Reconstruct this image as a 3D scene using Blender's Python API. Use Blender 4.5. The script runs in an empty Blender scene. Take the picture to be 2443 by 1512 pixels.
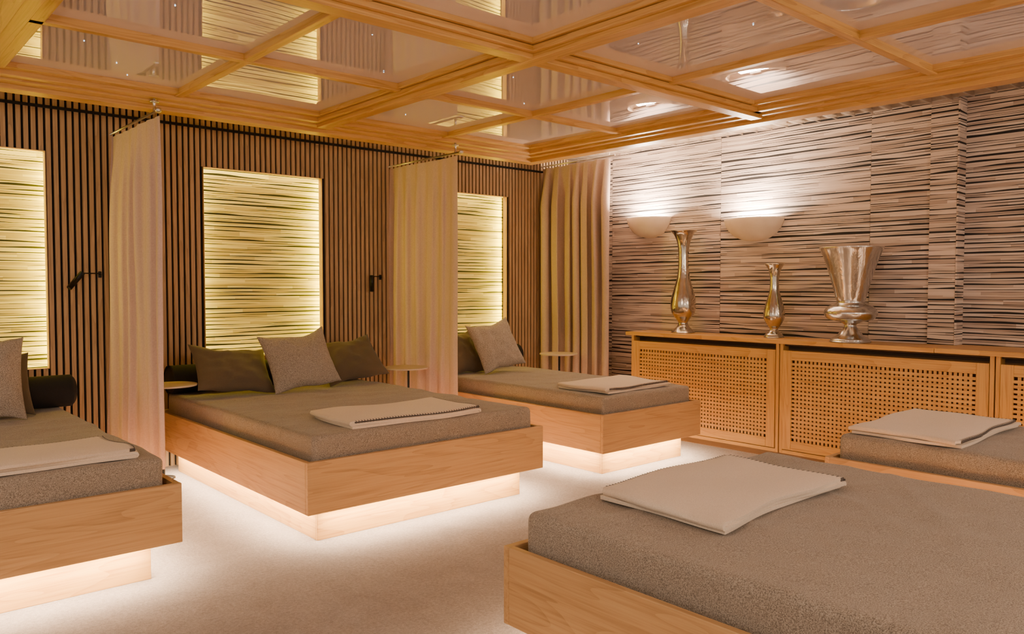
import bpy, bmesh, math, random
from mathutils import Vector, Matrix, noise
random.seed(7)
R = math.radians
C = bpy.context.scene.collection

# ------------------------------------------------------------------ nodes
def new_mat(name):
    m = bpy.data.materials.new(name); m.use_nodes = True
    nt = m.node_tree
    for n in list(nt.nodes): nt.nodes.remove(n)
    out = nt.nodes.new('ShaderNodeOutputMaterial')
    return m, nt, out
def nd(nt, t, **kw):
    n = nt.nodes.new(t)
    for k, v in kw.items():
        if k == 'inp':
            for a, b in v.items():
                if isinstance(b, bpy.types.NodeSocket): nt.links.new(b, n.inputs[a])
                else: n.inputs[a].default_value = b
        else: setattr(n, k, v)
    return n
def math_n(nt, op, a, b=0.0, c=0.0, clamp=False):
    n = nt.nodes.new('ShaderNodeMath'); n.operation = op; n.use_clamp = clamp
    for i, v in enumerate((a, b, c)):
        if isinstance(v, bpy.types.NodeSocket): nt.links.new(v, n.inputs[i])
        else: n.inputs[i].default_value = v
    return n.outputs[0]
def ramp(nt, fac, stops):
    r = nt.nodes.new('ShaderNodeValToRGB')
    el = r.color_ramp.elements
    while len(el) < len(stops): el.new(0.5)
    for e, (p, c) in zip(el, stops):
        e.position = p; e.color = (*c, 1) if len(c) == 3 else c
    nt.links.new(fac, r.inputs[0]); return r.outputs[0]
def mixc(nt, fac, a, b, mode='MIX'):
    n = nt.nodes.new('ShaderNodeMix'); n.data_type = 'RGBA'; n.blend_type = mode
    for s, v in ((n.inputs[0], fac), (n.inputs[6], a), (n.inputs[7], b)):
        if isinstance(v, bpy.types.NodeSocket): nt.links.new(v, s)
        elif isinstance(v, tuple): s.default_value = (*v, 1) if len(v) == 3 else v
        else: s.default_value = v
    return n.outputs[2]
def coords(nt, scale=(1,1,1), loc=(0,0,0)):
    tc = nt.nodes.new('ShaderNodeTexCoord')
    mp = nt.nodes.new('ShaderNodeMapping')
    mp.inputs['Scale'].default_value = scale; mp.inputs['Location'].default_value = loc
    nt.links.new(tc.outputs['Object'], mp.inputs[0]); return mp.outputs[0]
def noi(nt, vec, scale, detail=3, rough=.5, dist=0.0):
    n = nd(nt, 'ShaderNodeTexNoise', inp={'Vector': vec, 'Scale': scale, 'Detail': detail, 'Roughness': rough, 'Distortion': dist})
    return n.outputs[0]
def princ(nt, out, color, rough=.5, metal=0.0, bump=None, bstr=.2, bdist=.01, **kw):
    p = nt.nodes.new('ShaderNodeBsdfPrincipled')
    for k, v in (('Base Color', color), ('Roughness', rough), ('Metallic', metal)):
        if isinstance(v, bpy.types.NodeSocket): nt.links.new(v, p.inputs[k])
        else: p.inputs[k].default_value = (*v, 1) if isinstance(v, tuple) and len(v) == 3 else v
    for k, v in kw.items(): p.inputs[k].default_value = v
    if bump is not None:
        b = nd(nt, 'ShaderNodeBump', inp={'Height': bump, 'Strength': bstr, 'Distance': bdist})
        nt.links.new(b.outputs[0], p.inputs['Normal'])
    nt.links.new(p.outputs[0], out.inputs[0]); return p

def wood(name, axis, dark, mid, light, rough=.4, cross=6):
    m, nt, out = new_mat(name)
    k = cross
    s = {'X': (.6, k, k), 'Y': (k, .6, k), 'Z': (k, k, .6)}[axis]
    s2 = {'X': (2.5, 110, 110), 'Y': (110, 2.5, 110), 'Z': (110, 110, 2.5)}[axis]
    v = coords(nt, s); v2 = coords(nt, s2)
    a = noi(nt, v, 1.0, 2, .5, .6)
    rings = math_n(nt, 'FRACT', math_n(nt, 'MULTIPLY', a, 9.0))
    rings = math_n(nt, 'POWER', rings, 2.0)
    f = noi(nt, v2, 1.0, 3, .6)
    h = math_n(nt, 'SUBTRACT', math_n(nt, 'MULTIPLY', f, .8), math_n(nt, 'MULTIPLY', rings, .2))
    col = ramp(nt, h, [(.08, dark), (.34, mid), (.60, light)])
    princ(nt, out, col, rough, bump=f, bstr=.06, bdist=.003)
    return m
OAK = dict(dark=(.37, .205, .08), mid=(.51, .30, .127), light=(.565, .35, .158))
oakX = wood('oak_x', 'X', **OAK); oakY = wood('oak_y', 'Y', **OAK); oakZ = wood('oak_z', 'Z', **OAK)
HON = dict(dark=(.42, .20, .046), mid=(.59, .32, .088), light=(.66, .38, .122))
honX = wood('honey_x', 'X', rough=.33, **HON); honY = wood('honey_y', 'Y', rough=.33, **HON); honZ = wood('honey_z', 'Z', rough=.33, **HON)
SL = dict(dark=(.27, .165, .083), mid=(.41, .265, .142), light=(.49, .33, .19))
slatZ = wood('slat_oak', 'Z', rough=.5, cross=9, **SL)

def plain(name, col, rough=.5, metal=0.0, **kw):
    m, nt, out = new_mat(name)
    v = coords(nt); f = noi(nt, v, 60, 3)
    c = mixc(nt, f, tuple(x*.9 for x in col), tuple(min(1, x*1.08) for x in col))
    princ(nt, out, c, rough, metal, **kw); return m
black = plain('black_board', (.004, .003, .003), .9)
black_metal = plain('black_metal', (.012, .011, .011), .35, .6)
steel = plain('brushed_steel', (.62, .57, .52), .28, 1.0)
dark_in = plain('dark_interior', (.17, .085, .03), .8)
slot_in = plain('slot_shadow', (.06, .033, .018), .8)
plaster = plain('plaster', (.55, .46, .38), .9)

def fabric(name, c1, c2, scale=260, bump=.5, fold=0.0, rough=.95, contrast=(.35, .65), sheen=.15):
    m, nt, out = new_mat(name)
    v = coords(nt)
    f = noi(nt, v, scale, 2, .75)
    g = noi(nt, v, 4, 3)
    col = ramp(nt, f, [(contrast[0], c1), (contrast[1], c2)])
    col = mixc(nt, math_n(nt, 'MULTIPLY', g, .25), col, tuple(x*.75 for x in c2))
    wr = noi(nt, coords(nt, (1.5, 3, 1.5)), 1.6, 4, .5, .6)
    h = math_n(nt, 'ADD', math_n(nt, 'MULTIPLY', f, .05), math_n(nt, 'MULTIPLY', wr, fold))
    princ(nt, out, col, rough, bump=h, bstr=bump, bdist=.02, **{'Sheen Weight': sheen})
    return m
sheet = fabric('flecked_sheet', (.11, .088, .07), (.43, .365, .295), 260, .6, 1.6, contrast=(.37, .63))
grey_tweed = fabric('grey_tweed', (.12, .10, .082), (.50, .435, .365), 230, .5, .3, contrast=(.38, .62))
brown_cloth = fabric('brown_cloth', (.09, .065, .039), (.13, .095, .058), 400, .3, .3)
black_cloth = fabric('black_cloth', (.005, .005, .006), (.012, .011, .011), 300, .3, .4, sheen=.0)
cream_wool = fabric('cream_wool', (.66, .54, .42), (.80, .68, .55), 240, .5, .8)
stitch_m = fabric('stitch_yarn', (.05, .04, .035), (.10, .08, .07), 200, .2)

def curtain_mat(name, a, b):
    m, nt, out = new_mat(name)
    f = noi(nt, coords(nt, (300, 300, 60)), 1, 2)
    f2 = noi(nt, coords(nt, (60, 60, 300)), 1, 2)
    w = math_n(nt, 'MULTIPLY', math_n(nt, 'ADD', f, f2), .5)
    col = ramp(nt, w, [(.3, a), (.7, b)])
    d = nd(nt, 'ShaderNodeBsdfDiffuse', inp={'Color': col})
    t = nd(nt, 'ShaderNodeBsdfTranslucent', inp={'Color': col})
    mx = nd(nt, 'ShaderNodeMixShader', inp={0: .03, 1: d.outputs[0], 2: t.outputs[0]})
    nt.links.new(mx.outputs[0], out.inputs[0]); return m
curt = curtain_mat('linen_curtain', (.51, .36, .31), (.66, .49, .43))
curt_shaded = curtain_mat('linen_curtain_shaded', (.38, .27, .215), (.50, .37, .30))  # same linen, with the corner curtain's shade put into its colour

# driftwood strips: straight thin stacked strips of mixed height, tapering broken black gaps
def strips(name, axis, seed, c_lo, c_hi, pitch=.036, bias=.40):
    m, nt, out = new_mat(name)
    tc = nt.nodes.new('ShaderNodeTexCoord')
    sp = nt.nodes.new('ShaderNodeSeparateXYZ'); nt.links.new(tc.outputs['Object'], sp.inputs[0])
    h = sp.outputs[0] if axis == 'X' else sp.outputs[1]; z = sp.outputs[2]
    def cmb(a, b, c=0.0):
        n = nt.nodes.new('ShaderNodeCombineXYZ')
        for i, q in enumerate((a, b, c)):
            if isinstance(q, bpy.types.NodeSocket): nt.links.new(q, n.inputs[i])
            else: n.inputs[i].default_value = q
        return n.outputs[0]
    warp = noi(nt, cmb(seed*1.7, math_n(nt, 'MULTIPLY', z, 7), seed), 1.0, 0)
    warp2 = noi(nt, cmb(math_n(nt, 'MULTIPLY', h, 1.1), math_n(nt, 'MULTIPLY', z, 4), seed+3), 1.0, 1)
    v = math_n(nt, 'ADD', math_n(nt, 'DIVIDE', z, pitch), math_n(nt, 'ADD', math_n(nt, 'MULTIPLY', warp, 1.2), math_n(nt, 'MULTIPLY', warp2, .38)))
    row = math_n(nt, 'FLOOR', v); fr = math_n(nt, 'FRACT', v)
    rr = nd(nt, 'ShaderNodeTexWhiteNoise', noise_dimensions='2D', inp={'Vector': cmb(row, seed)}).outputs[0]
    gap = noi(nt, cmb(math_n(nt, 'MULTIPLY', h, 2.0), math_n(nt, 'MULTIPLY', row, 7.37), seed+9), 1.0, 1, .5)
    gap = math_n(nt, 'ADD', math_n(nt, 'MULTIPLY', math_n(nt, 'SUBTRACT', gap, bias), .95), math_n(nt, 'MULTIPLY', math_n(nt, 'SUBTRACT', rr, .25), .28))
    blk = math_n(nt, 'LESS_THAN', fr, gap)
    g2 = noi(nt, cmb(math_n(nt, 'MULTIPLY', h, 2.2), math_n(nt, 'MULTIPLY', row, 3.1), seed+21), 1.0, 1)
    split = math_n(nt, 'ADD', .58, math_n(nt, 'MULTIPLY', rr, .18))
    d2 = math_n(nt, 'ABSOLUTE', math_n(nt, 'SUBTRACT', fr, split))
    b2 = math_n(nt, 'LESS_THAN', d2, math_n(nt, 'MULTIPLY', math_n(nt, 'SUBTRACT', g2, .42), .3))
    bx = math_n(nt, 'FLOOR', math_n(nt, 'ADD', math_n(nt, 'MULTIPLY', h, 1.6), math_n(nt, 'MULTIPLY', row, .37)))
    tone = nd(nt, 'ShaderNodeTexWhiteNoise', noise_dimensions='3D', inp={'Vector': cmb(row, math_n(nt, 'GREATER_THAN', fr, split), bx)}).outputs[0]
    grain = noi(nt, cmb(math_n(nt, 'MULTIPLY', h, 4), math_n(nt, 'MULTIPLY', z, 190), seed), 1.0, 3, .6)
    t = math_n(nt, 'ADD', math_n(nt, 'MULTIPLY', tone, .6), math_n(nt, 'MULTIPLY', grain, .4))
    col = ramp(nt, t, [(.15, c_lo), (.7, c_hi)])
    col = mixc(nt, b2, col, tuple(x*.2 for x in c_lo))
    col = mixc(nt, blk, col, (.006, .005, .006))
    hh = math_n(nt, 'MULTIPLY', math_n(nt, 'SUBTRACT', 1.0, blk), math_n(nt, 'ADD', .7, math_n(nt, 'MULTIPLY', grain, .3)))
    princ(nt, out, col, .65, bump=hh, bstr=.3, bdist=.006)
    return m

def carpet_mat():
    m, nt, out = new_mat('carpet')
    v = coords(nt)
    f = noi(nt, v, 60, 5, .85); g = noi(nt, v, 3.6, 5, .75, 1.2)
    k = noi(nt, v, 220, 2, .6)
    t = math_n(nt, 'ADD', math_n(nt, 'MULTIPLY', f, .55), math_n(nt, 'ADD', math_n(nt, 'MULTIPLY', g, .2), math_n(nt, 'MULTIPLY', k, .25)))
    col = ramp(nt, t, [(.39, (.41, .33, .295)), (.59, (.75, .65, .60))])
    h = math_n(nt, 'ADD', math_n(nt, 'MULTIPLY', f, 1.1), math_n(nt, 'ADD', math_n(nt, 'MULTIPLY', k, .5), math_n(nt, 'MULTIPLY', g, 1.2)))
    princ(nt, out, col, 1.0, bump=h, bstr=1.0, bdist=.035, **{'Sheen Weight': .1}); return m
carpet = carpet_mat()

def gloss_ceiling():
    m, nt, out = new_mat('glossy_stretch_ceiling')
    v = coords(nt)
    g = noi(nt, v, .9, 1, .4)
    b = nd(nt, 'ShaderNodeBump', inp={'Height': g, 'Strength': .07, 'Distance': .05})
    d = nd(nt, 'ShaderNodeBsdfDiffuse', inp={'Color': (.72, .625, .61, 1)})
    gl = nd(nt, 'ShaderNodeBsdfGlossy', inp={'Color': (.97, .94, .96, 1), 'Roughness': .006, 'Normal': b.outputs[0]})
    mx = nd(nt, 'ShaderNodeMixShader', inp={0: .49, 1: d.outputs[0], 2: gl.outputs[0]})
    nt.links.new(mx.outputs[0], out.inputs[0]); return m
gloss = gloss_ceiling()

def emis(name, col, s):
    m, nt, out = new_mat(name)
    e = nd(nt, 'ShaderNodeEmission', inp={'Color': (*col, 1), 'Strength': s})
    nt.links.new(e.outputs[0], out.inputs[0]); return m
star_m = emis('star_glow', (.6, .85, 1), 5)

def silver(name, tint, rough):
    m, nt, out = new_mat(name)
    f = noi(nt, coords(nt, (1, 1, .35)), 9, 4, .6, .5)
    col = ramp(nt, f, [(.3, tuple(x*.7 for x in tint)), (.7, tint)])
    princ(nt, out, col, rough, 1.0, bump=f, bstr=.35, bdist=.02); return m
silver_w = silver('aged_silver', (.80, .80, .79), .18)
silver_d = silver('aged_silver_dark', (.66, .60, .50), .16)

def glass_shade():
    m, nt, out = new_mat('alabaster_shade')
    v = coords(nt); f = noi(nt, v, 6, 3)
    col = ramp(nt, f, [(.3, (.70, .57, .43)), (.7, (.80, .68, .53))])
    d = nd(nt, 'ShaderNodeBsdfDiffuse', inp={'Color': col})
    t = nd(nt, 'ShaderNodeBsdfTranslucent', inp={'Color': col})
    mx = nd(nt, 'ShaderNodeMixShader', inp={0: .02, 1: d.outputs[0], 2: t.outputs[0]})
    nt.links.new(mx.outputs[0], out.inputs[0]); return m
shade_m = glass_shade()
table_top_m = plain('pale_table_top', (.60, .47, .35), .35)

# ------------------------------------------------------------------ mesh helpers
def obj_from(name, verts, faces, mats, fm=None, loc=(0,0,0), parent=None, smooth=False):
    me = bpy.data.meshes.new(name)
    me.from_pydata([tuple(v) for v in verts], [], faces)
    for m in mats: me.materials.append(m)
    if fm: 
        for p, i in zip(me.polygons, fm): p.material_index = i
    if smooth:
        for p in me.polygons: p.use_smooth = True
    me.update()
    o = bpy.data.objects.new(name, me); o.location = loc
    if parent: o.parent = parent
    C.objects.link(o); return o
BF = [(0,3,2,1),(4,5,6,7),(0,1,5,4),(1,2,6,5),(2,3,7,6),(3,0,4,7)]
def boxes(name, bl, mats, loc=(0,0,0), parent=None, bevel=0.0):
    vs, fs, fm = [], [], []
    for b in bl:
        x0,x1,y0,y1,z0,z1 = b[:6]; mi = b[6] if len(b) > 6 else 0
        k = len(vs)
        vs += [(x0,y0,z0),(x1,y0,z0),(x1,y1,z0),(x0,y1,z0),(x0,y0,z1),(x1,y0,z1),(x1,y1,z1),(x0,y1,z1)]
        fs += [tuple(k+i for i in f) for f in BF]; fm += [mi]*6
    o = obj_from(name, vs, fs, mats, fm, loc, parent)
    if bevel:
        md = o.modifiers.new('bevel', 'BEVEL'); md.width = bevel; md.segments = 2; md.limit_method = 'ANGLE'
    return o
def struct(o): o['kind'] = 'structure'; return o
def empty(name, loc, label, cat, group=None):
    e = bpy.data.objects.new(name, None); e.location = loc; e.empty_display_size = .1
    C.objects.link(e); return tag(e, label, cat, group)
def tag(o, label, cat, group=None):
    o['label'] = label; o['category'] = cat
    if group: o['group'] = group
    return o
def lathe(name, prof, mats, seg=48, loc=(0,0,0), parent=None):
    n = seg; vs, fs = [], []
    for r, z in prof:
        for i in range(n):
            a = 2*math.pi*i/seg
            vs.append((r*math.cos(a), r*math.sin(a), z))
    for j in range(len(prof)-1):
        for i in range(seg):
            i2 = (i+1) % n
            fs.append((j*n+i, j*n+i2, (j+1)*n+i2, (j+1)*n+i))
    return obj_from(name, vs, fs, mats, None, loc, parent, True)
def smooth_prof(pts, k=6):
    out = []
    P = [pts[0]]+pts+[pts[-1]]
    for i in range(1, len(P)-2):
        p0,p1,p2,p3 = P[i-1],P[i],P[i+1],P[i+2]
        for s in range(k):
            t = s/k
            f = lambda a,b,c,d: .5*((2*b)+(-a+c)*t+(2*a-5*b+4*c-d)*t*t+(-a+3*b-3*c+d)*t**3)
            out.append((max(.001, f(p0[0],p1[0],p2[0],p3[0])), f(p0[1],p1[1],p2[1],p3[1])))
    out.append(pts[-1]); return out
def tube(name, pts, r, mat, parent=None, loc=(0,0,0), seg=12):
    vs, fs = [], []
    pts = [Vector(p) for p in pts]
    for i, p in enumerate(pts):
        d = (pts[min(i+1, len(pts)-1)]-pts[max(i-1, 0)]).normalized()
        up = Vector((0,0,1)) if abs(d.z) < .95 else Vector((1,0,0))
        a = d.cross(up).normalized(); b = d.cross(a).normalized()
        for s in range(seg):
            t = 2*math.pi*s/seg
            vs.append(p+a*r*math.cos(t)+b*r*math.sin(t))
    for i in range(len(pts)-1):
        for s in range(seg):
            fs.append((i*seg+s, i*seg+(s+1)%seg, (i+1)*seg+(s+1)%seg, (i+1)*seg+s))
    fs.append(tuple(range(seg))); fs.append(tuple((len(pts)-1)*seg+s for s in reversed(range(seg))))
    return obj_from(name, vs, fs, [mat], None, loc, parent, True)

def ticks(h, r, n):
    a = [-h, -h+.12*r, -h+.35*r, -h+.65*r, -h+r]
    inner = [-h+r+(2*h-2*r)*i/n for i in range(1, n)]
    return a+inner+[-x for x in reversed(a)]
def rbox(name, hx, hy, hz, r, nx, ny, nz, mat, loc, parent=None, amp=0.0, seed=0, big=0.0):
    X, Y, Z = ticks(hx, r, nx), ticks(hy, r, ny), ticks(hz, r, nz)
    idx, vs, fs = {}, [], []
    def V(i, j, k):
        if (i,j,k) in idx: return idx[(i,j,k)]
        p = Vector((X[i], Y[j], Z[k]))
        q = Vector((max(-hx+r, min(hx-r, p.x)), max(-hy+r, min(hy-r, p.y)), max(-hz+r, min(hz-r, p.z))))
        d = p-q
        if d.length > 1e-9: p = q+d.normalized()*r
        if amp:
            s = Vector((p.x*1.7+seed, p.y*2.6+p.x*.9, seed*3.1))
            w = 1-abs(noise.noise(s))*2.2
            w2 = noise.noise(Vector((p.x*6+seed, p.y*6, p.z*9)))
            n = d.normalized() if d.length > 1e-9 else Vector((0,0,1))
            p += n*(amp*(w*.6+w2*.5) - amp*.5)
            if big and k > K//2:
                s2 = Vector((p.x*1.1-p.y*1.3+seed, p.y*.5+p.x*.45, 2.2))
                c = max(0, 1-abs(noise.noise(s2*1.6))*9)
                p.z += big*c*(.4+noise.noise(Vector((p.x*1.3, p.y*1.3, seed))))
        idx[(i,j,k)] = len(vs); vs.append(p); return len(vs)-1
    I, J, K = len(X)-1, len(Y)-1, len(Z)-1
    for i in range(I):
        for j in range(J):
            fs.append((V(i,j,K),V(i+1,j,K),V(i+1,j+1,K),V(i,j+1,K)))
            fs.append((V(i,j,0),V(i,j+1,0),V(i+1,j+1,0),V(i+1,j,0)))
    for i in range(I):
        for k in range(K):
            fs.append((V(i,0,k),V(i+1,0,k),V(i+1,0,k+1),V(i,0,k+1)))
            fs.append((V(i,J,k),V(i,J,k+1),V(i+1,J,k+1),V(i+1,J,k)))
    for j in range(J):
        for k in range(K):
            fs.append((V(0,j,k),V(0,j,k+1),V(0,j+1,k+1),V(0,j+1,k)))
            fs.append((V(I,j,k),V(I,j+1,k),V(I,j+1,k+1),V(I,j,k+1)))
    return obj_from(name, vs, fs, [mat], None, loc, parent, True)

def cushion_mesh(w, h, t, seed, mat, name='cushion'):
    n = 28; vs, fs = [], []
    def pt(u, v, s):
        pin = .09
        x = u*w/2*(1-pin*(1-v*v)); y = v*h/2*(1-pin*(1-u*u)*1.0)
        q = max(0, (1-abs(u)**2.4))*max(0, (1-abs(v)**2.4))
        z = t/2*(q**.5)
        z *= 1+.2*noise.noise(Vector((u*2+seed, v*2, s)))
        z += .02*noise.noise(Vector((u*4+seed, v*4, s*3)))*(q**.3)
        y += .03*noise.noise(Vector((u*1.5+seed, 3, 1))) - (.03*(1-u*u) if v > 0 else 0)*v
        return Vector((x, y, s*z))
    g = [math.sin(math.pi/2*(-1+2*i/n)) for i in range(n+1)]
    top = {}; bot = {}
    for i in range(n+1):
        for j in range(n+1):
            top[i,j] = len(vs); vs.append(pt(g[i], g[j], 1))
            if i in (0, n) or j in (0, n): bot[i,j] = top[i,j]
            else: bot[i,j] = len(vs); vs.append(pt(g[i], g[j], -1))
    for i in range(n):
        for j in range(n):
            fs.append((top[i,j],top[i+1,j],top[i+1,j+1],top[i,j+1]))
            fs.append((bot[i,j],bot[i,j+1],bot[i+1,j+1],bot[i+1,j]))
    return obj_from(name, vs, fs, [mat], None, (0,0,0), None, True)

# ------------------------------------------------------------------ room shell
struct(boxes('floor', [(-2.5, 7.3, -3, 7.3, -.1, 0)], [carpet]))
struct(boxes('trim_1', [(6.33, 6.56, -3, 6.85, 0, .004)], [wood('floor_edge', 'Y', (.12,.065,.035), (.18,.10,.055), (.25,.15,.085))]))
WY = 6.85; PZ0, PZ1 = .88, 2.53
opens = [(.22, 1.34), (2.52, 3.64), (4.84, 5.96)]
bl = []
xs = [-2.0] + [v for o in opens for v in o] + [6.95]
for a, b in zip(xs[::2], xs[1::2]): bl.append((a, b, WY+.025, WY+.06, 0, 3.05, 1))
for a, b in opens:
    bl.append((a, b, WY+.025, WY+.06, 0, PZ0, 1)); bl.append((a, b, WY+.025, WY+.06, PZ1, 3.05, 1))
x = -2.0; pitch = .0485; sw = .031
while x < 6.93:
    c = x+.0155; hit = [o for o in opens if o[0]-.012 < c < o[1]+.012]
    if hit:
        bl.append((x, x+sw, WY, WY+.025, 0, PZ0, 0)); bl.append((x, x+sw, WY, WY+.025, PZ1, 3.05, 0))
    else: bl.append((x, x+sw, WY, WY+.025, 0, 3.05, 0))
    x += pitch
bl.append((-2.0, 7.2, 7.10, 7.2, 0, 3.05, 1))
struct(boxes('wall_back', bl, [slatZ, black]))
for i, (a, b) in enumerate(opens):
    struct(boxes('trim_%d' % (i+2), [(a, a+.005, WY-.003, WY+.06, PZ0, PZ1), (b-.005, b, WY-.003, WY+.06, PZ0, PZ1),
        (a+.005, b-.005, WY-.003, WY+.06, PZ0, PZ0+.005), (a+.005, b-.005, WY-.003, WY+.06, PZ1-.005, PZ1)], [oakZ]))
    p = boxes('wall_panel', [(a-.14, b+.14, WY+.17, WY+.19, PZ0-.1, PZ1+.1)],
        [strips('strip_panel_%d' % i, 'X', 5.3*i+1, (.48, .34, .13), (.82, .67, .33), .036, .36)])
    tag(p, 'recessed decorative panel of pale horizontal driftwood strips, lit yellow around its edges', 'wall panel', 'backlit strip panels in the slatted wall')

segs = [(6.13, 6.87, 6.95), (4.67, 6.13, 6.95), (3.145, 4.67, 6.95), (2.65, 3.145, 6.945), (2.44, 2.65, 6.93)]
LO, HI = (.33, .245, .20), (.64, .52, .44)
rb = []; rm = []
for i, (a, b, xx) in enumerate(segs):
    rm.append(strips('wall_strips_%d' % i, 'Y', 3.7*i+2, LO, HI, .041, .37))
    rb.append((xx, 7.2, a+.002, b-.002, 0, 3.04, i))
rm.append(black); rb.append((6.97, 7.19, 2.45, 6.87, 0, 3.0, 5))
struct(boxes('wall_right', rb, rm))
struct(boxes('wall_right', [(7.08, 7.2, -3, 2.436, 0, 3.04)], [strips('wall_strips_9', 'Y', 44, LO, HI, .041, .37)]))
struct(boxes('trim_41', [(6.926, 6.936, 2.428, 2.44, 0, 3.04), (6.936, 7.08, 2.430, 2.44, 0, 3.04)], [strips('wall_strips_8', 'X', 31, LO, HI, .05)]))

# ceiling
struct(boxes('ceiling', [(-2.5, 7.3, -3, 7.3, 3.05, 3.15)], [plaster]))
XE = [.80, 3.09, 5.40]; YE = [-3.0, .70, 3.32, 5.82]
PZ = 2.865
cnt = [5]
def trim(bl, mats, bevel=.004):
    o = boxes('trim_%d' % cnt[0], bl, mats, bevel=bevel); cnt[0] += 1; return struct(o)
for i in range(2):
    for j in range(3):
        x0, x1, y0, y1 = XE[i], XE[i+1], YE[j], YE[j+1]
        xm, ym = (x0+x1)/2, (y0+y1)/2
        for (a, b) in ((x0, xm), (xm, x1)):
            for (c, d) in ((y0, ym), (ym, y1)):
                o = boxes('ceiling', [(-(b-a)/2, (b-a)/2, -(d-c)/2, (d-c)/2, 0, .02)], [gloss], loc=((a+b)/2, (c+d)/2, PZ))
                o.rotation_euler = (random.uniform(-.005, .005), random.uniform(-.005, .005), 0)
                struct(o)
        trim([(x0, x1, ym-.028, ym+.028, 2.82, 2.90)], [honX])
        trim([(xm-.028, xm+.028, y0, y1, 2.822, 2.90)], [honY])
def beamX(y, x0, x1):
    trim([(x0, x1, y-.05, y+.05, 2.77, 2.80), (x0, x1, y-.085, y+.085, 2.80, 2.832), (x0, x1, y-.11, y+.11, 2.835, 2.92)], [honX])
def beamY(x, y0, y1):
    trim([(x-.05, x+.05, y0, y1, 2.768, 2.80), (x-.085, x+.085, y0, y1, 2.799, 2.832), (x-.11, x+.11, y0, y1, 2.834, 2.92)], [honY])
beamX(3.32, .8, 5.4); beamX(.70, .8, 5.4); beamY(3.09, -3, 5.8)
trim([(.4, 5.58, 5.90, 6.03, 2.755, 3.04), (.4, 5.46, 5.80, 5.90, 2.785, 3.04), (.4, 5.42, 5.72, 5.80, 2.80, 3.04), (.4, 5.36, 5.64, 5.72, 2.83, 3.04)], [honX])
trim([(5.45, 5.58, -3, 5.90, 2.755, 3.04), (5.35, 5.45, -3, 5.80, 2.785, 3.04), (5.27, 5.35, -3, 5.72, 2.80, 3.04), (5.19, 5.27, -3, 5.64, 2.83, 3.04)], [honY])
trim([(.40, .74, -3, 5.90, 2.77, 3.04), (.74, .82, -3, 5.80, 2.79, 3.04), (.82, .90, -3, 5.64, 2.82, 3.04)], [honY])
gb = [(xx, xx+.012, -2, 6.8, 3.02, 3.05) for xx in (6.15, 6.4, 6.65, 6.9)]
yy = -2
while yy < 6.8: gb.append((5.9, 6.92, yy, yy+.014, 3.005, 3.05)); yy += .16
g = boxes('ceiling_grille', gb, [steel]); tag(g, 'metal ventilation grille running between ceiling frame and strip wall', 'grille')

sm = None
spos = [(1.16,4.90),(1.42,5.25),(1.55,5.5),(2.3,3.75),(1.75,3.6),(2.75,4.35),(3.45,3.9),(3.55,5.3),(1.35,4.0),(4.6,3.6),(4.0,4.4),(3.7,2.3),(4.3,1.8),(3.5,2.9),(2.4,2.6)]
for (a, b) in spos:
    if sm is None:
        sm = lathe('star_light', [(.0005, -.004), (.0025, -.003), (.0032, 0)], [star_m], 10)
        o = sm
    else:
        o = sm.copy(); C.objects.link(o)
    o.location = (a, b, PZ-.001)
    tag(o, 'tiny bluish fibre optic star light in the glossy ceiling', 'ceiling light', 'star lights in the ceiling')

def area(name, loc, rot, sx, sy, power, col, spread=180):
    l = bpy.data.lights.new(name, 'AREA'); l.shape = 'RECTANGLE'; l.size = sx; l.size_y = sy
    l.energy = power; l.color = col; l.spread = R(spread)
    o = bpy.data.objects.new(name, l); o.location = loc; o.rotation_euler = rot; C.objects.link(o); return o
LEDC = (1, .745, .48)
def bed(x0, x1, y0, y1, label, seed, lights='FLRB', big=.0):
    cx, cy = (x0+x1)/2, (y0+y1)/2
    e = empty('bed', (cx, cy, 0), label, 'bed', 'platform beds')
    hx, hy = (x1-x0)/2, (y1-y0)/2
    t = .03
    boxes('bed_frame', [(-hx, hx, -hy, -hy+t, .195, .50, 0), (-hx, hx, hy-t, hy, .195, .50, 0),
        (-hx, -hx+t, -hy+t, hy-t, .195, .499, 1), (hx-t, hx, -hy+t, hy-t, .195, .499, 1),
        (-hx+t, hx-t, -hy+t, hy-t, .20, .23, 1)], [oakX, oakY], parent=e, bevel=.003)
    i = .12
    boxes('plinth', [(-hx+i, hx-i, -hy+i, -hy+i+.02, 0, .195, 0), (-hx+i, hx-i, hy-i-.02, hy-i, 0, .195, 0),
        (-hx+i, -hx+i+.02, -hy+i+.02, hy-i-.02, 0, .195, 1), (hx-i-.02, hx-i, -hy+i+.02, hy-i-.02, 0, .195, 1)], [honX, honY], parent=e, bevel=.002)
    rbox('mattress', hx-.06, hy-.055, .2025, .035, 60, 76, 4, sheet, (0, 0, .4325), e, amp=.012, seed=seed, big=big)
    z = .188
    P = 37
    if 'F' in lights: area('led', (cx, y0+.05, z), (0,0,0), 2*hx-.28, .02, P*hx, LEDC)
    if 'B' in lights: area('led', (cx, y1-.05, z), (0,0,0), 2*hx-.28, .02, P*hx, LEDC)
    if 'L' in lights: area('led', (x0+.05, cy, z), (0,0,0), .02, 2*hy-.28, P*hy, LEDC)
    if 'R' in lights: area('led', (x1-.05, cy, z), (0,0,0), .02, 2*hy-.28, P*hy, LEDC)
    return e
bed(.12, 1.39, 4.13, 6.56, 'floating oak platform bed with grey mattress beside a curtain', 3.1, 'FR', .005)
bed(2.083, 3.932, 4.12, 6.74, 'wide floating oak platform bed with grey mattress and glowing plinth', 7.7, 'FLR', .006)
bed(4.60, 5.88, 4.14, 6.74, 'narrow floating oak platform bed with grey mattress near the lattice cabinets', 12.3, 'FLR', .005)
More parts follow.
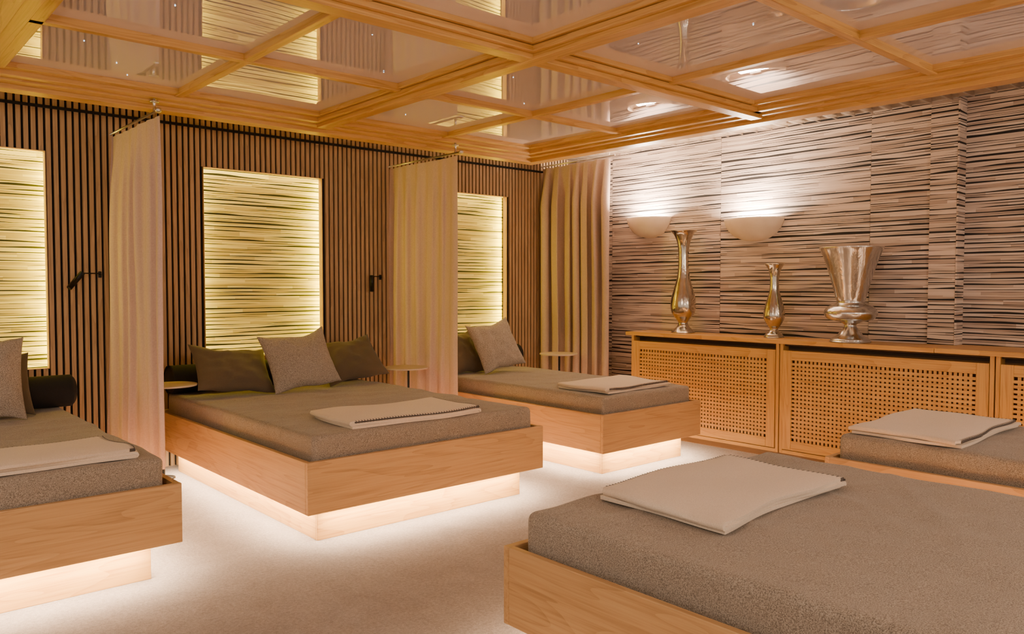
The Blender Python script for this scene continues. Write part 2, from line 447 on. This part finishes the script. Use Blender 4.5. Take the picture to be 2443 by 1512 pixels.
bed(1.984, 3.83, -.38, 2.30, 'wide oak platform bed with rumpled grey sheet and folded cream blanket', 18.9, 'LBR', .016)
bed(4.47, 5.75, -.38, 2.27, 'narrow oak platform bed with grey mattress beside the lattice cabinets', 25.2, 'LBR', .005)

def bolster(x0, x1, y=6.61, r=.115):
    hl = (x1-x0)/2
    prof = smooth_prof([(.001, -hl), (r*.6, -hl+.004), (r*.93, -hl+.03), (r, -hl+.09), (r*.98, 0), (r, hl-.09), (r*.93, hl-.03), (r*.6, hl-.004), (.001, hl)], 5)
    o = lathe('bolster_pillow', prof, [black_cloth], 32)
    o.rotation_euler = (0, R(90), 0); o.location = ((x0+x1)/2, y, .638+r)
    tag(o, 'black cylindrical bolster pillow at the head of the bed', 'pillow', 'black bolsters')
bolster(.2, 1.42, 6.43, .115); bolster(2.12, 3.93); bolster(4.66, 5.93)

def cushion(x, y, size, tilt, rz, ry, mat, label, seed, t=.16, group=None, h=None):
    h = h or size
    o = cushion_mesh(size, h, t, seed, mat)
    rot = Matrix.Rotation(R(rz), 4, 'Z') @ Matrix.Rotation(R(tilt), 4, 'X') @ Matrix.Rotation(R(ry), 4, 'Z')
    zmin = min((rot @ v.co).z for v in o.data.vertices)
    o.matrix_world = Matrix.Translation((x, y, .636-zmin)) @ rot
    tag(o, label, 'cushion', group)
G1, G2 = 'grey scatter cushions', 'brown scatter cushions'
cushion(2.53, 6.29, .64, 47, 6, -9, brown_cloth, 'plain dark brown cushion leaning against the black bolster', 2, group=G2, h=.47)
cushion(3.62, 6.33, .60, 47, -8, 9, brown_cloth, 'plain dark brown cushion leaning against the black bolster', 6, group=G2, h=.48)
cushion(3.05, 6.15, .60, 60, -4, 6, grey_tweed, 'grey tweed cushion propped between two brown cushions', 9, group=G1, h=.53)
cushion(4.93, 6.38, .5, 60, 0, 0, brown_cloth, 'plain dark brown cushion tucked behind a grey cushion', 12, group=G2)
cushion(5.22, 6.17, .54, 64, -6, 10, grey_tweed, 'grey tweed cushion leaning on a bolster in front of brown cushion', 15, group=G1)
cushion(.88, 6.24, .46, 64, 0, 0, brown_cloth, 'plain dark brown cushion tucked behind a grey cushion', 18, group=G2, t=.13)
cushion(.76, 6.03, .56, 72, 4, -3, grey_tweed, 'grey tweed cushion leaning on a bolster in front of brown cushion', 21, group=G1, t=.14)

# blankets
def blanket(cx, cy, w, d, rz, seed, label, side=1, z0=.639):
    e = empty('blanket', (cx, cy, z0), label, 'blanket', 'folded cream blankets')
    e.rotation_euler = (0, 0, R(rz))
    L = 3; th = .016; n = 48; m = 26
    prof = []
    for l in range(L):
        xs = [-w/2+.006*l+(w-.010*l)*k/n for k in range(n+1)]
        if l % 2: xs = xs[::-1]
        for xx in xs: prof.append((xx, th*l+th*.5, l))
        if l < L-1:
            xe = xs[-1]; s = 1 if l % 2 == 0 else -1
            for a in (-50, 0, 50):
                prof.append((xe+s*th*.5*math.cos(R(a)), th*(l+1)+th*.5*math.sin(R(a)), l+.5))
    vs, fs = [], []
    def outl(x, y, l):
        return (x+.04*noise.noise(Vector((y*3, seed, 1+l*.4)))+.05*y, y+.045*noise.noise(Vector((x*2.2, seed, 7+l*.55))))
    top_pts = {}
    for pi, (px, pz, l) in enumerate(prof):
        for j in range(m+1):
            v = -1+2*j/m
            yy = v*d/2
            ox, oy = outl(px, yy, l)
            er = max(abs(px)/(w/2), abs(v))
            hgt = pz/(th*L)
            wv = noise.noise(Vector((px*2.6+seed, yy*3.4, 0)))
            z = pz + (.016*(wv+.4) - .012*er**6)*hgt
            vs.append((ox, oy, z))
            if l == L-1: top_pts[(pi, j)] = (ox, oy, z)
    for pi in range(len(prof)-1):
        for j in range(m):
            a = pi*(m+1)+j
            fs.append((a, a+m+1, a+m+2, a+1))
    o = obj_from('blanket_cloth', vs, fs, [cream_wool], None, (0,0,0), e, True)
    sd = o.modifiers.new('s', 'SOLIDIFY'); sd.thickness = th*.95; sd.offset = 0
    bv = o.modifiers.new('b', 'BEVEL'); bv.width = .006; bv.segments = 3; bv.limit_method = 'ANGLE'; bv.angle_limit = R(60)
    sv, sf = [], []
    keys = sorted(top_pts)
    p0, p1 = keys[0][0], keys[-1][0]
    def stitch(p, inw):
        p = Vector(p); inw = Vector(inw).normalized(); t = Vector((-inw.y, inw.x, 0))
        q = .002; ln = .022; zt = th*.5+.0015
        k = len(sv)
        for a, b, c in ((-.003,-q,-zt),(ln,-q,-zt),(ln,q,-zt),(-.003,q,-zt),(-.003,-q,zt),(ln,-q,zt),(ln,q,zt),(-.003,q,zt)):
            sv.append(p+inw*(a-.001)+t*b+Vector((0,0,c)))
        sf.extend([tuple(k+i for i in f) for f in BF])
        k = len(sv)
        for a, b, c in ((-.004,-.009,-.004),(.0005,-.009,-.004),(.0005,.009,-.004),(-.004,.009,-.004),(-.004,-.009,.004),(.0005,-.009,.004),(.0005,.009,.004),(-.004,.009,.004)):
            sv.append(p+inw*(a-.001)+t*b+Vector((0,0,c)))
        sf.extend([tuple(k+i for i in f) for f in BF])
    def along(pts, inw):
        for i in range(len(pts)-1):
            a, b = Vector(pts[i]), Vector(pts[i+1])
            ns = max(1, round((b-a).length/.018))
            for k in range(ns): stitch(a.lerp(b, k/ns), inw)
    along([top_pts[(p1, j)] for j in range(m+1)], (-1 if L % 2 else 1, 0, 0))
    jj = 0 if side < 0 else m
    along([top_pts[(p, jj)] for p in range(p0+1, p1+1)], (0, 1 if side < 0 else -1, 0))
    obj_from('stitching', sv, sf, [stitch_m], None, (0,0,0), e)
    return e
blanket(2.93, 4.50, .98, .56, -1, 1.3, 'folded cream wool blanket with dark stitched hem on wide bed', -1)
blanket(5.20, 4.56, .84, .56, 3, 4.9, 'folded cream wool blanket with dark stitched hem on narrow bed', -1)
blanket(.70, 4.47, 1.0, .50, 2, 8.8, 'folded cream wool blanket with loose stitched corner', 1)
blanket(2.84, 1.88, .95, .60, 1, 12.4, 'folded cream wool blanket on rumpled grey sheet', 1, .641)
blanket(5.07, 1.88, 1.0, .60, 1, 15.8, 'folded cream wool blanket with dark stitching near the lattice cabinets', -1)

# ------------------------------------------------------------------ curtains
def curtain(x, y_end, zb, folds, amp, seed, zt=2.685, hanger=True, spread=0.0, mat=curt, label='pinkish-beige linen privacy curtain hanging from a steel rod beside the bed'):
    e = empty('curtain', (x, 6.3, 0), label, 'curtain', 'privacy curtains')
    y0 = 6.83
    N = folds*16; M = 44; vs, fs = [], []
    for i in range(N+1):
        t = i/N
        for j in range(M+1):
            s = j/M
            z = zt+(zb-zt)*s
            k = min(1, s*5+.25)
            ph = 2*math.pi*folds*(t + .07*noise.noise(Vector((t*3.1, seed*2, 0)))) + 1.4*noise.noise(Vector((t*3, s*.7, seed)))*min(1, s*1.5)
            a = amp*k*(.8+.9*noise.noise(Vector((t*4+seed, s*1.0, 2))))
            xx = a*math.sin(ph) + .22*a*math.sin(2.3*ph+seed)
            yy = y0+(y_end-y0)*t + .35*amp*math.sin(ph*2+.5)*k
            xx += .02*noise.noise(Vector((t*2, s*2, seed+5))) + spread*(.35*t - (1-t)*s)
            vs.append((xx, min(yy, 6.835)-6.3, z))
    for i in range(N):
        for j in range(M):
            a = i*(M+1)+j; fs.append((a, a+1, a+M+2, a+M+1))
    obj_from('curtain_cloth', vs, fs, [mat], None, (0,0,0), e, True)
    zr = zt+.025
    tube('curtain_rod', [(0, 6.85-6.3, zr), (0, y_end-.06-6.3, zr)], .009, steel, e)
    if hanger:
        tube('rod_hanger', [(0, y_end+.02-6.3, zr), (0, y_end+.02-6.3, 2.80)], .011, steel, e)
        lathe('rod_finial', smooth_prof([(.001,-.02),(.018,-.012),(.022,0),(.018,.012),(.001,.02)], 4), [steel], 16, (0, y_end-.06-6.3, zr), e)
        lathe('hanger_plate', [(.001, 0), (.03, 0), (.03, .01), (.001, .01)], [steel], 20, (0, y_end+.02-6.3, 2.775), e)
    else:
        tube('rod_hanger', [(0, y_end+.02-6.3, zr), (0, y_end+.02-6.3, 3.05)], .009, steel, e)
    return e
curtain(1.80, 5.76, .22, 6, .026, 1.0, spread=.08)
curtain(4.38, 5.72, .12, 6, .026, 4.0, spread=.02)
curtain(6.50, 5.76, .05, 7, .085, 8.0, 2.895, False, 0, curt_shaded, 'linen curtain coloured darker as unlit, in deep folds filling the room corner')
struct(boxes('trim_40', [(-2, 6.94, WY-.02, WY, 2.85, 2.87)], [black]))

# ------------------------------------------------------------------ side tables
def table(x, y, z=.757, off=(.06, .05), r=.2, br=.13):
    e = empty('side_table', (x, y, 0), 'small round side table with pale top on slim black pedestal', 'table', 'round side tables')
    s = r/.212
    lathe('table_top', smooth_prof([(.001, z-.014), (.19*s, z-.014), (.208*s, z-.011), (.212*s, z-.004), (.207*s, z), (.19*s, z), (.001, z)], 4), [table_top_m], 48, (0,0,0), e)
    lathe('pedestal', [(.011, .012), (.011, z-.02), (.04, z-.018), (.04, z-.0135)], [black_metal], 16, (off[0], off[1], 0), e)
    lathe('table_base', smooth_prof([(.001, .0), (br, .0), (br+.005, .004), (br, .009), (.02, .012), (.001, .013)], 3), [black_metal], 32, (off[0], off[1], 0), e)
table(2.04, 6.27, off=(-.01, .17), r=.19, br=.08); table(4.13, 6.18, r=.207); table(6.17, 6.22, .77, r=.212)

# ------------------------------------------------------------------ reading lamps
def reading_lamp(x, z, arm, tip):
    e = empty('reading_lamp', (x, WY, z), 'black wall-mounted reading lamp with swivel spot head on slatted wall', 'wall lamp', 'black reading lamps')
    boxes('wall_mount', [(-.012, .012, -.012, 0, -.025, .025)], [black_metal], parent=e, bevel=.004)
    tube('lamp_arm', [(0, -.01, 0), (0, -.04, .004), (-.02, -.055, .008), (-arm+.01, -.06, .008), (-arm, -.06, 0), (-arm, -.06, -.02)], .0045, black_metal, e)
    d = Vector(tip).normalized(); a = Vector((-arm, -.062, -.005)) - d*.02
    tube('lamp_head', [a, a+d*.16], .020, black_metal, e, seg=20)
reading_lamp(1.70, 1.60, .15, (-.65, -.25, -.75))
reading_lamp(4.27, 1.60, .13, (-.12, -.2, -1))

# ------------------------------------------------------------------ sconces
def sconce(y, z, w):
    e = empty('wall_sconce', (6.945, y, z), 'half-bowl alabaster wall sconce throwing light up the strip wall', 'wall lamp', 'alabaster wall sconces')
    a = w/2; dpt = .25; hgt = .215; n = 36; m = 14; vs, fs = [], []
    for j in range(m+1):
        ph = math.pi/2*j/m
        for i in range(n+1):
            th = math.pi*i/n
            c = math.cos(ph)**.85 if j < m else 0
            vs.append((-dpt*c*math.sin(th), a*c*math.cos(th), -hgt*math.sin(ph)**1.15))
    for j in range(m):
        for i in range(n):
            q = j*(n+1)+i; fs.append((q, q+1, q+n+2, q+n+1))
    o = obj_from('lamp_shade', vs, fs, [shade_m], None, (0,0,0), e, True)
    sd = o.modifiers.new('s', 'SOLIDIFY'); sd.thickness = .008; sd.offset = 0
    boxes('wall_bracket', [(-.03, 0, -.06, .06, -.12, -.02)], [steel], parent=e, bevel=.004)
    area('sconce_light', (6.945-.10, y, z-.05), (R(180), R(-12), 0), .12, .3, 95, (1, .79, .60), 170)
sconce(5.56, 2.26, .54); sconce(4.27, 2.17, .62)

# ------------------------------------------------------------------ cabinets
wt = boxes('worktop', [(6.49, 6.925, 2.43, 5.53, .992, 1.03), (6.49, 7.075, -.5, 2.427, .992, 1.03)], [honY], bevel=.004)
tag(wt, 'long honey oak worktop running over the lattice cabinets', 'worktop')
CX = 6.53
for (a, b) in ((3.76, 5.48), (2.02, 3.75), (.29, 2.01)):
    cy = (a+b)/2; hw = (b-a)/2
    e = empty('cabinet', (CX, cy, 0), 'honey oak radiator cabinet with woven lattice door', 'cabinet', 'lattice cabinets')
    boxes('cabinet_body', [(0, .39, -hw, -hw+.03, 0, .99, 0), (0, .39, hw-.03, hw, 0, .99, 0), (.0, .39, -hw+.03, hw-.03, 0, .035, 1),
        (.10, .12, -hw+.03, hw-.03, .035, .94, 2), (0.03, .12, -hw+.03, hw-.03, .975, .99, 3), (0.1, .12, -hw+.03, hw-.03, .94, .975, 3)], [honZ, honY, dark_in, slot_in], parent=e, bevel=.002)
    d0, d1, z0, z1, f = -hw+.034, hw-.034, .042, .935, .085
    dr = boxes('door', [(-.012, .012, d0, d0+f, z0, z1, 0), (-.012, .012, d1-f, d1, z0, z1, 0),
        (-.012, .012, d0+f, d1-f, z0, z0+f, 1), (-.012, .012, d0+f, d1-f, z1-f, z1, 1)], [honZ, honY], parent=e, bevel=.003)
    lb = []; p = .036; wd = .0215
    L0, L1, Z0, Z1 = d0+f, d1-f, z0+f, z1-f
    nv = int((L1-L0)/p); nh = int((Z1-Z0)/p)
    for k in range(1, nv): 
        c = L0+(L1-L0)*k/nv; lb.append((-.002, .004, c-wd/2, c+wd/2, Z0, Z1, 0))
    for k in range(1, nh):
        c = Z0+(Z1-Z0)*k/nh; lb.append((-.006, .0, L0, L1, c-wd/2, c+wd/2, 1))
    boxes('lattice_panel', lb, [honZ, honY], parent=dr, bevel=0)

# ------------------------------------------------------------------ vases
def vase(x, y, prof, mat, label):
    ps = smooth_prof(prof, 6)
    inner = [(max(.004, r-.006), z) for r, z in reversed(ps) if z > prof[-1][1]*.45]
    o = lathe('vase', ps+inner, [mat], 56, (x, y, 1.031)); tag(o, label, 'vase')
vase(6.74, 4.97, [(.001,0),(.115,0),(.118,.012),(.10,.03),(.06,.07),(.05,.105),(.07,.14),(.115,.2),(.13,.27),(.122,.36),(.095,.46),(.068,.56),(.055,.66),(.052,.76),(.056,.86),(.07,.94),(.1,1.01),(.135,1.045),(.137,1.05)], silver_d, 'tall slender antique silver vase with flared rim on the worktop')
vase(6.73, 3.93, [(.001,0),(.085,0),(.087,.01),(.078,.03),(.045,.06),(.038,.085),(.06,.115),(.09,.17),(.097,.215),(.085,.29),(.062,.37),(.045,.44),(.041,.52),(.045,.59),(.06,.64),(.085,.68),(.086,.69)], silver_d, 'short slender antique silver vase with flared rim on the worktop')
vase(6.66, 3.17, [(.001,0),(.155,0),(.158,.015),(.15,.03),(.105,.06),(.075,.10),(.05,.135),(.055,.155),(.1,.175),(.18,.195),(.212,.235),(.212,.265),(.18,.305),(.125,.325),(.112,.345),(.122,.38),(.15,.49),(.188,.62),(.225,.73),(.255,.795),(.258,.81)], silver_w, 'large silver urn vase with wide trumpet bowl and bulbous foot')

# ------------------------------------------------------------------ lights
YEL = (1, .78, .015)
def vert_led(x, sign, zc, h, power):
    o = area('panel_led', (x, WY+.118, zc), (0,0,0), h, .06, power, YEL)
    o.rotation_euler = (0, R(-90) if sign > 0 else R(90), 0)
for a, b in opens:
    zc = (PZ0+PZ1)/2; h = PZ1-PZ0
    vert_led(a-.04, 1, zc, h, 13); vert_led(b+.075, -1, zc, h, 26)
    for zz, rx in ((PZ1+.06, 0), (PZ0-.06, 180)):
        area('panel_led', ((a+b)/2, WY+.115, zz), (R(rx), 0, 0), b-a, .06, 5, (1, .76, .10))

def point(loc, p, col, rad):
    l = bpy.data.lights.new('fill_light', 'POINT'); l.energy = p; l.color = col; l.shadow_soft_size = rad  # unseen fill light without a fixture, added to brighten upper surfaces
    o = bpy.data.objects.new('fill_light', l); o.location = loc; C.objects.link(o)
WC = (1, .79, .60)
point((-.5, 1.4, 2.4), 100, WC, .4)
point((2.2, -1.8, 2.3), 105, WC, .4)
point((5.0, -1.6, 2.3), 130, WC, .4)

w = bpy.data.worlds.new('world'); bpy.context.scene.world = w; w.use_nodes = True
bg = w.node_tree.nodes['Background']; bg.inputs[0].default_value = (1, .785, .62, 1); bg.inputs[1].default_value = .88

# ------------------------------------------------------------------ camera
cam = bpy.data.cameras.new('camera'); cam.sensor_width = 36; cam.lens = 1890/2443*36
co = bpy.data.objects.new('camera', cam); co.location = (0, 0, 1.5)
co.rotation_euler = (R(90-2.15), 0, R(-41.4)); C.objects.link(co)
bpy.context.scene.camera = co
